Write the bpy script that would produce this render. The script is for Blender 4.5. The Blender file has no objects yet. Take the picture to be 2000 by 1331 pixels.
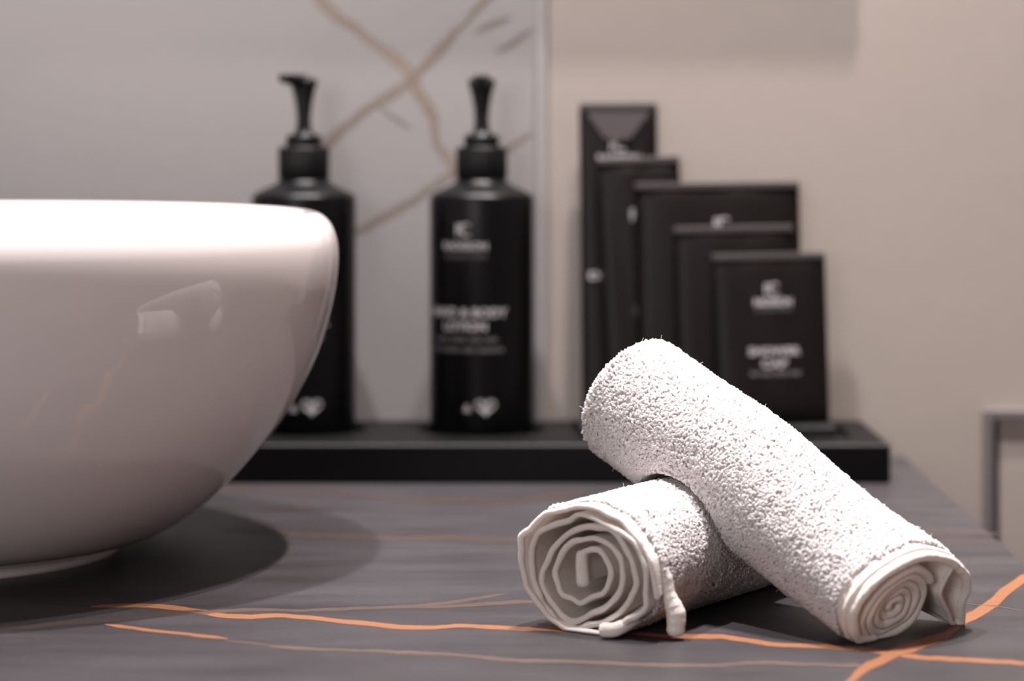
import bpy, bmesh, math, random
import numpy as np
from mathutils import Vector, Matrix

sc = bpy.context.scene
COL = sc.collection
PI = math.pi
rng = np.random.RandomState(11)

# ------------------------------------------------------------------ camera
EYE = 0.1957                      # lens height above the stone countertop (z = 0)
cam = bpy.data.cameras.new('camera'); camo = bpy.data.objects.new('camera', cam); COL.objects.link(camo)
camo.location = (0, 0, EYE); camo.rotation_euler = (PI/2, 0, 0)
cam.sensor_width = 36; cam.lens = 90; cam.shift_y = -405.5/2000
cam.clip_start = 0.05
cam.dof.use_dof = True; cam.dof.focus_distance = 1.055; cam.dof.aperture_fstop = 6.2
sc.camera = camo

# ------------------------------------------------------------------ world, lamps, exposure
w = bpy.data.worlds.new('world'); sc.world = w; w.use_nodes = True
w.node_tree.nodes['Background'].inputs[0].default_value = (0.9, 0.92, 1, 1)
w.node_tree.nodes['Background'].inputs[1].default_value = 0.0
sc.view_settings.view_transform = 'Standard'; sc.view_settings.look = 'None'
sc.view_settings.gamma = 1; sc.view_settings.use_curve_mapping = False
sc.view_settings.exposure = 0.0
sc.cycles.use_denoising = True
sc.cycles.caustics_reflective = False; sc.cycles.caustics_refractive = False
sc.cycles.max_bounces = 12; sc.cycles.diffuse_bounces = 8; sc.cycles.transmission_bounces = 8

def lamp(name, loc, power, size, color, rot=(0,0,0), spread=180, shape='DISK', sy=None):
    l = bpy.data.lights.new(name, 'AREA'); l.shape = shape; l.size = size
    if sy: l.size_y = sy
    l.energy = power; l.color = color; l.spread = math.radians(spread)
    o = bpy.data.objects.new(name, l); COL.objects.link(o); o.location = loc; o.rotation_euler = rot
    return o
lamp('ceiling_spot', (0.19, 1.21, 1.66), 12.5, 0.05, (1, .945, .95), spread=120)
lamp('ceiling_spot', (-0.30, 1.21, 1.66), 19, 0.05, (1, .945, .95), spread=120)
lamp('added_wall_light', (0.19, 1.341, 1.66), 4.2, 0.018, (1, .89, .85), spread=46)  # weak light added to draw the mirror's shadow edge on the wall
lamp('fill_light', (-0.75, -1.1, 0.55), 13, 0.6, (1, .955, .975), rot=(math.radians(84), 0, math.radians(-15)), shape='RECTANGLE', sy=0.8)  # added fill behind the camera, brightens the basin side and other fronts

# ------------------------------------------------------------------ materials
def new_mat(name):
    m = bpy.data.materials.new(name); m.use_nodes = True
    nt = m.node_tree; b = nt.nodes['Principled BSDF']; return m, nt, b
def node(nt, t, **kw):
    n = nt.nodes.new(t)
    for k, v in kw.items():
        if k in n.inputs: n.inputs[k].default_value = v
        else: setattr(n, k, v)
    return n
def simple(name, col, rough=.5, spec=.5, bump=0, bscale=300, var=0, coat=0, metal=0):
    m, nt, b = new_mat(name)
    b.inputs['Base Color'].default_value = (*col, 1); b.inputs['Roughness'].default_value = rough
    b.inputs['Specular IOR Level'].default_value = spec; b.inputs['Coat Weight'].default_value = coat
    b.inputs['Metallic'].default_value = metal
    tc = node(nt, 'ShaderNodeTexCoord')
    n = node(nt, 'ShaderNodeTexNoise', Scale=bscale, Detail=4.0)
    nt.links.new(tc.outputs['Object'], n.inputs['Vector'])
    if bump:
        bp = node(nt, 'ShaderNodeBump', Strength=bump, Distance=.001)
        nt.links.new(n.outputs['Fac'], bp.inputs['Height']); nt.links.new(bp.outputs['Normal'], b.inputs['Normal'])
    if var:
        mx = node(nt, 'ShaderNodeMix', data_type='RGBA')
        mx.inputs[6].default_value = (*[c*(1-var) for c in col], 1); mx.inputs[7].default_value = (*[min(1, c*(1+var)) for c in col], 1)
        nt.links.new(n.outputs['Fac'], mx.inputs[0]); nt.links.new(mx.outputs[2], b.inputs['Base Color'])
    return m
def ramp(nt, stops):
    r = nt.nodes.new('ShaderNodeValToRGB'); e = r.color_ramp.elements
    while len(e) < len(stops): e.new(.5)
    for i, (p, c) in enumerate(stops): e[i].position = p; e[i].color = (*c, 1) if len(c) == 3 else c
    return r

def stone_mat(name, base_lo, base_hi, stretch, scale, rough, spec, soft, noise_amt, grain):
    """stone with veins; attribute 'vein' = (mask, tone, strength)"""
    m, nt, b = new_mat(name); L = nt.links.new
    tc = node(nt, 'ShaderNodeTexCoord'); mp = node(nt, 'ShaderNodeMapping'); mp.inputs['Scale'].default_value = stretch
    L(tc.outputs['Object'], mp.inputs['Vector'])
    n1 = node(nt, 'ShaderNodeTexNoise', Scale=scale, Detail=8.0, Roughness=.62); L(mp.outputs['Vector'], n1.inputs['Vector'])
    n2 = node(nt, 'ShaderNodeTexNoise', Scale=scale*44, Detail=4.0, Roughness=.7); L(mp.outputs['Vector'], n2.inputs['Vector'])
    r1 = ramp(nt, [(.3, base_lo), (.7, base_hi)]); L(n1.outputs['Fac'], r1.inputs[0])
    g = node(nt, 'ShaderNodeMath', operation='MULTIPLY_ADD'); g.inputs[1].default_value = grain; g.inputs[2].default_value = 1-grain/2
    L(n2.outputs['Fac'], g.inputs[0])
    mg = node(nt, 'ShaderNodeVectorMath', operation='SCALE'); L(r1.outputs[0], mg.inputs[0]); L(g.outputs[0], mg.inputs['Scale'])
    at = node(nt, 'ShaderNodeAttribute', attribute_name='vein'); sp = node(nt, 'ShaderNodeSeparateColor'); L(at.outputs['Color'], sp.inputs[0])
    n3 = node(nt, 'ShaderNodeTexNoise', Scale=noise_amt[1], Detail=6.0, Roughness=.7)
    mp2 = node(nt, 'ShaderNodeMapping'); mp2.inputs['Scale'].default_value = noise_amt[2]; L(tc.outputs['Object'], mp2.inputs['Vector']); L(mp2.outputs['Vector'], n3.inputs['Vector'])
    # mask - noise*(1-strength*.8)
    a1 = node(nt, 'ShaderNodeMath', operation='MULTIPLY_ADD'); a1.inputs[1].default_value = -noise_amt[0]; a1.inputs[2].default_value = noise_amt[0]*.42
    L(n3.outputs['Fac'], a1.inputs[0])
    inv = node(nt, 'ShaderNodeMath', operation='SUBTRACT'); inv.inputs[0].default_value = 1.32; L(sp.outputs[2], inv.inputs[1])
    a2 = node(nt, 'ShaderNodeMath', operation='MULTIPLY'); L(a1.outputs[0], a2.inputs[0]); L(inv.outputs[0], a2.inputs[1])
    a3 = node(nt, 'ShaderNodeMath', operation='ADD'); L(a2.outputs[0], a3.inputs[0]); L(sp.outputs[0], a3.inputs[1])
    mr = node(nt, 'ShaderNodeMapRange', interpolation_type='SMOOTHSTEP'); mr.inputs['From Min'].default_value = soft[0]; mr.inputs['From Max'].default_value = soft[1]
    L(a3.outputs[0], mr.inputs['Value'])
    gate = node(nt, 'ShaderNodeMath', operation='GREATER_THAN'); gate.inputs[1].default_value = .02; L(sp.outputs[0], gate.inputs[0])
    mk = node(nt, 'ShaderNodeMath', operation='MULTIPLY'); L(mr.outputs[0], mk.inputs[0]); L(gate.outputs[0], mk.inputs[1])
    mk2 = node(nt, 'ShaderNodeMath', operation='MULTIPLY'); L(mk.outputs[0], mk2.inputs[0]); L(sp.outputs[2], mk2.inputs[1])
    tone = ramp(nt, noise_amt[3]); L(sp.outputs[1], tone.inputs[0])
    tv = node(nt, 'ShaderNodeMath', operation='MULTIPLY_ADD'); tv.inputs[1].default_value = .9; tv.inputs[2].default_value = .55; L(n3.outputs['Fac'], tv.inputs[0])
    ts = node(nt, 'ShaderNodeVectorMath', operation='SCALE'); L(tone.outputs[0], ts.inputs[0]); L(tv.outputs[0], ts.inputs['Scale'])
    mx = node(nt, 'ShaderNodeMix', data_type='RGBA'); L(mk2.outputs[0], mx.inputs[0]); L(mg.outputs[0], mx.inputs[6]); L(ts.outputs[0], mx.inputs[7])
    L(mx.outputs[2], b.inputs['Base Color'])
    # a vein ribbon is only there where the vein is; the slab itself carries alpha 1
    al = node(nt, 'ShaderNodeMath', operation='MAXIMUM'); L(at.outputs['Alpha'], al.inputs[0]); L(mk2.outputs[0], al.inputs[1]); L(al.outputs[0], b.inputs['Alpha'])
    sel = node(nt, 'ShaderNodeMath', operation='SUBTRACT'); sel.inputs[0].default_value = 1.0; L(at.outputs['Alpha'], sel.inputs[1]); L(sel.outputs[0], mx.inputs[0])
    b.inputs['Roughness'].default_value = rough; b.inputs['Specular IOR Level'].default_value = spec
    return m, nt, b, n1, n2

M = {}
M['stone'], nt, b, n1, n2 = stone_mat('dark_stone', (.013, .0115, .0132), (.043, .0385, .043), (1.0, 3.2, 1), 9, .42, .45, (.26, .60), (2.0, 110, (1, 4.5, 1),
    [(0, (.235, .093, .038)), (.5, (.115, .075, .056)), (1, (.062, .042, .033))]), 2.0)
bp = node(nt, 'ShaderNodeBump', Strength=.35, Distance=.0004); nt.links.new(n2.outputs['Fac'], bp.inputs['Height']); nt.links.new(bp.outputs['Normal'], b.inputs['Normal'])
M['marble'], nt, b, _, _ = stone_mat('pale_marble', (.288, .275, .273), (.314, .299, .296), (1, 1, 1), 3, .5, .4, (.05, .95), (.5, 14, (1, 1, 1),
    [(0, (.27, .215, .17)), (.5, (.27, .215, .18)), (1, (.24, .2, .18))]), .06)
M['plaster'] = simple('beige_plaster', (.375, .330, .298), .55, .3, bump=.1, bscale=60, var=.03)
M['paint'] = simple('room_paint', (.62, .57, .54), .8, .2, var=.03, bscale=5)
M['floor'] = simple('grey_floor', (.22, .2, .19), .5, .4, var=.1, bscale=12)
M['ceramic'] = simple('white_glazed_ceramic', (.83, .765, .745), .03, .5, coat=0, var=.01, bscale=5)
M['steel'] = simple('brushed_steel', (.55, .53, .53), .35, .5, metal=1, var=.05)
M['trim'] = simple('pale_trim', (.34, .325, .322), .4, .4, var=.03)
M['frame'] = simple('grey_frame', (.16, .14, .145), .5, .4, var=.08)
M['dark'] = simple('black_groove_shade', (.012, .011, .011), .7, .3, var=.1)  # near-black colour standing in for shade in the panel's frame groove
M['tray'] = simple('black_tray', (.0010, .0010, .0011), .5, .17, bump=.15, bscale=900, var=.15)
M['recess'] = simple('black_recess', (.008, .008, .009), .6, .3, var=.1)
M['bottle'] = simple('black_bottle', (.0015, .0015, .002), .36, .2, bump=.03, bscale=500, var=.1)
M['pump'] = simple('black_pump_plastic', (.003, .003, .0035), .42, .3, var=.1)
M['print'] = simple('pale_print', (.46, .44, .45), .6, .3, var=.05)
M['print_dim'] = simple('dim_print', (.15, .14, .143), .6, .3, var=.05)
M['packet'] = simple('black_card', (.0050, .0030, .0027), .42, .24, bump=.12, bscale=120, var=.2)
M['packet_edge'] = simple('card_fold', (.045, .037, .037), .5, .4, var=.1)
def towel_mat(name, col, trans, bump):
    m = bpy.data.materials.new(name); m.use_nodes = True; nt = m.node_tree; nt.nodes.clear(); L = nt.links.new
    out = node(nt, 'ShaderNodeOutputMaterial'); d = node(nt, 'ShaderNodeBsdfDiffuse'); t = node(nt, 'ShaderNodeBsdfTranslucent'); mx = node(nt, 'ShaderNodeMixShader')
    tc = node(nt, 'ShaderNodeTexCoord'); n = node(nt, 'ShaderNodeTexNoise', Scale=900.0, Detail=3.0); L(tc.outputs['Object'], n.inputs['Vector'])
    r = ramp(nt, [(.3, tuple(c*.94 for c in col)), (.7, col)]); L(n.outputs['Fac'], r.inputs[0])
    L(r.outputs[0], d.inputs[0]); L(r.outputs[0], t.inputs[0]); mx.inputs[0].default_value = trans
    if bump:
        bp = node(nt, 'ShaderNodeBump', Strength=bump, Distance=.0006); L(n.outputs['Fac'], bp.inputs['Height']); L(bp.outputs['Normal'], d.inputs['Normal'])
    L(d.outputs[0], mx.inputs[1]); L(t.outputs[0], mx.inputs[2]); L(mx.outputs[0], out.inputs[0]); return m
M['pile'] = towel_mat('white_terry', (.985, .955, .955), .5, 0)
M['cloth'] = towel_mat('white_woven_cotton', (.94, .885, .835), .18, .5)

# ------------------------------------------------------------------ object helpers
def link(name, me, mat, parent=None, loc=None, smooth=False):
    o = bpy.data.objects.new(name, me); COL.objects.link(o)
    if parent is not None: o.parent = parent
    if loc is not None: o.location = loc
    for m in (mat if isinstance(mat, (list, tuple)) else [mat]): me.materials.append(m)
    if smooth: me.polygons.foreach_set('use_smooth', [True]*len(me.polygons))
    return o
def thing(name, label, cat, loc=(0,0,0), rotz=0, group=None):
    o = bpy.data.objects.new(name, None); COL.objects.link(o); o.location = loc; o.rotation_euler = (0, 0, rotz)
    o.empty_display_size = .02
    tag(o, label, cat, group); return o
def tag(o, label, cat, group=None):
    o['label'] = label; o['category'] = cat
    if group: o['group'] = group
    return o
def struct(o): o['kind'] = 'structure'; return o
def bm_mesh(bm, name='m'):
    bmesh.ops.recalc_face_normals(bm, faces=bm.faces)
    me = bpy.data.meshes.new(name); bm.to_mesh(me); bm.free(); return me
def box(bm, x0, x1, y0, y1, z0, z1, bev=0, seg=2):
    r = bmesh.ops.create_cube(bm, size=1); vs = r['verts']
    for v in vs: v.co = Vector(((x0+x1)/2+v.co.x*(x1-x0), (y0+y1)/2+v.co.y*(y1-y0), (z0+z1)/2+v.co.z*(z1-z0)))
    if bev:
        es = set(e for v in vs for e in v.link_edges)
        bmesh.ops.bevel(bm, geom=list(es), offset=bev, segments=seg, affect='EDGES', profile=.5)
def grid_mesh(P, closed_u=False, closed_v=False, name='g'):
    """P: (M,N,3) array"""
    m_, n_ = P.shape[:2]; idx = np.arange(m_*n_).reshape(m_, n_)
    I = idx if not closed_u else np.vstack([idx, idx[:1]])
    I = I if not closed_v else np.hstack([I, I[:, :1]])
    F = np.stack([I[:-1, :-1], I[:-1, 1:], I[1:, 1:], I[1:, :-1]], -1).reshape(-1, 4)
    return P.reshape(-1, 3), F
def np_mesh(V, F, name='m'):
    me = bpy.data.meshes.new(name); V = np.asarray(V, np.float32); F = np.asarray(F, np.int32); k = F.shape[1]
    me.vertices.add(len(V)); me.vertices.foreach_set('co', V.ravel())
    me.loops.add(F.size); me.loops.foreach_set('vertex_index', F.ravel())
    me.polygons.add(len(F)); me.polygons.foreach_set('loop_start', np.arange(0, F.size, k, dtype=np.int32))
    me.update(calc_edges=True); me.validate(); return me
def join(parts):
    V = []; F = []; o = 0
    for v, f in parts: V.append(v); F.append(f+o); o += len(v)
    return np.vstack(V), np.vstack(F)
def lathe(prof, n=96, rib=None):
    a = np.linspace(0, 2*PI, n, endpoint=False); P = np.zeros((len(prof), n, 3))
    for i, (r, z) in enumerate(prof):
        rr = np.full(n, r)
        if rib and rib[0] <= z <= rib[1]: rr = r+rib[3]*np.cos(a*rib[2])
        P[i, :, 0] = rr*np.cos(a); P[i, :, 1] = rr*np.sin(a); P[i, :, 2] = z
    return grid_mesh(P, closed_v=True)
def lathe_obj(name, prof, mat, parent, n=96, rib=None, loc=None, flip=False):
    V, F = lathe(prof, n, rib)
    if flip: F = F[:, ::-1]
    return link(name, np_mesh(V, F), mat, parent, loc, True)
def smooth_prof(pts, n):
    P = np.array(pts, float); return catmull(P, n)
def catmull(P, n, closed=False):
    P = np.asarray(P, float)
    Q = np.vstack([P[-1], P, P[:2]]) if closed else np.vstack([2*P[0]-P[1], P, 2*P[-1]-P[-2]])
    out = []
    segs = len(P) if closed else len(P)-1
    for i in range(segs):
        p0, p1, p2, p3 = Q[i], Q[i+1], Q[i+2], Q[i+3]
        for t in np.linspace(0, 1, 12, endpoint=False):
            out.append(.5*((2*p1)+(-p0+p2)*t+(2*p0-5*p1+4*p2-p3)*t*t+(-p0+3*p1-3*p2+p3)*t**3))
    if not closed: out.append(P[-1])
    O = np.array(out)
    if closed: O = np.vstack([O, O[:1]])
    s = np.r_[0, np.cumsum(np.linalg.norm(np.diff(O, axis=0), axis=1))]
    t = np.linspace(0, s[-1], n, endpoint=not closed)
    return np.stack([np.interp(t, s, O[:, k]) for k in range(O.shape[1])], 1)
def tube(P, r, k=10, caps=True):
    """tube along 3D points; r scalar or array"""
    P = np.asarray(P, float); n = len(P); r = np.broadcast_to(np.asarray(r, float), (n,)).copy()
    T = np.gradient(P, axis=0); T /= np.linalg.norm(T, axis=1)[:, None]+1e-12
    up = np.array([0, 0, 1.]) if abs(T[0, 2]) < .9 else np.array([1., 0, 0])
    A = np.cross(T[0], up); A /= np.linalg.norm(A); rows = []
    for i in range(n):
        A = A-T[i]*(A@T[i]); A /= np.linalg.norm(A)+1e-12; B = np.cross(T[i], A)
        a = np.linspace(0, 2*PI, k, endpoint=False)
        rows.append(P[i]+r[i]*(np.cos(a)[:, None]*A+np.sin(a)[:, None]*B))
    R = np.array(rows)
    if caps:
        R = np.concatenate([np.repeat(P[:1][:, None], k, 1)-T[0]*r[0]*.7, (R[:1]*.75+P[0]*.25)-T[0]*r[0]*.5, R, (R[-1:]*.75+P[-1]*.25)+T[-1]*r[-1]*.5, np.repeat(P[-1:][:, None], k, 1)+T[-1]*r[-1]*.7])
    return grid_mesh(R, closed_v=True)
def text_geo(body, width=None, size=.005, bold=0, extrude=.00004, spacing=1.0):
    cu = bpy.data.curves.new('lettering', 'FONT'); cu.body = body; cu.size = size; cu.align_x = 'CENTER'; cu.align_y = 'CENTER'
    cu.offset = bold; cu.space_character = spacing; cu.resolution_u = 3; cu.extrude = extrude
    o = bpy.data.objects.new('lettering', cu); COL.objects.link(o); bpy.context.view_layer.update()
    me = o.to_mesh(); V = np.array([v.co[:] for v in me.vertices]); F = [list(p.vertices) for p in me.polygons]
    o.to_mesh_clear(); bpy.data.objects.remove(o); bpy.data.curves.remove(cu)
    if width: V[:, 0] *= width/(V[:, 0].max()-V[:, 0].min())
    V[:, 0] -= (V[:, 0].max()+V[:, 0].min())/2; V[:, 1] -= (V[:, 1].max()+V[:, 1].min())/2
    return V, F
def pieces_mesh(pieces, name='print'):
    V = []; F = []; o = 0
    for v, f in pieces:
        V += [tuple(p) for p in v]; F += [[i+o for i in p] for p in f]; o += len(v)
    me = bpy.data.meshes.new(name); me.from_pydata(V, [], F); me.update(); return me
def bars_geo(x0, x1, h, words):
    """unreadable small print: a line of short strokes"""
    V = []; F = []; W = sum(words)+.6*(len(words)-1); k = (x1-x0)/W; x = x0
    for wd in words:
        n = max(2, int(wd*2)); 
        for i in range(n):
            a = x+wd*k*i/n; b_ = a+wd*k/n*.62; o = len(V)
            V += [(a, -h/2, .00004), (b_, -h/2, .00004), (b_, h/2, .00004), (a, h/2, .00004)]; F.append([o, o+1, o+2, o+3])
        x += (wd+.6)*k
    return np.array(V), F
def emblem_geo(r):
    """small monogram: an R and an open C sharing one stroke"""
    V = []; F = []; n = 24
    for i in range(n+1):
        a = math.radians(45+270*i/n)
        for q in (r, r*.72): V.append((r*.25+q*.85*math.cos(a), q*.85*math.sin(a), .00004))
        if i: o = 2*i; F.append([o-2, o-1, o+1, o])
    tv, tf = text_geo('R', size=r*2.1, bold=.00014); tv[:, 0] -= r*.45
    o = len(V); V += [tuple(p) for p in tv]; F += [[i+o for i in p] for p in tf]
    return np.array(V), F
def heart_geo(w, h):
    t = np.linspace(0, 2*PI, 48, endpoint=False)
    x = 16*np.sin(t)**3; y = 13*np.cos(t)-5*np.cos(2*t)-2*np.cos(3*t)-np.cos(4*t)
    x = x/32*w; y = (y-(y.max()+y.min())/2)/(y.max()-y.min())*h
    V = [(0, 0, .00004)]+[(a, b_, .00004) for a, b_ in zip(x, y)]
    F = [[0, (i+1) % 48+1, i+1] for i in range(48)]
    return np.array(V), F
def move(g, dx, dy): v, f = g; v = v.copy(); v[:, 0] += dx; v[:, 1] += dy; return v, f
# ------------------------------------------------------------------ the room
WALL_Y = 1.551
def veined_mesh(V0, F0, veins, place, eps, offset_dir):
    """base faces plus fine vein ribbons, one mesh, with a colour attribute"""
    V = [tuple(v) for v in V0]; F = [list(f) for f in F0]; A = [(0, 0, 0, 1)]*len(V)
    for k, (st, hue, rows) in enumerate(veins):
        h = eps*(1+k*.15)
        for i, (a0, a1, b0, b1) in enumerate(rows):
            for q, mval in ((-.35, 0), (0, .25), (.28, .9), (.5, 1), (.72, .9), (1, .25), (1.35, 0)):
                V.append(place(a0+(b0-a0)*q, a1+(b1-a1)*q, h)); A.append((mval, hue/2, st, 0))
            if i:
                o = len(V)-14
                for j in range(6): F.append([o+j, o+j+1, o+j+8, o+j+7])
    me = bpy.data.meshes.new('veined'); me.from_pydata(V, [], F); me.update()
    ca = me.color_attributes.new('vein', 'FLOAT_COLOR', 'POINT'); ca.data.foreach_set('color', np.array(A, np.float32).ravel())
    return me
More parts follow.
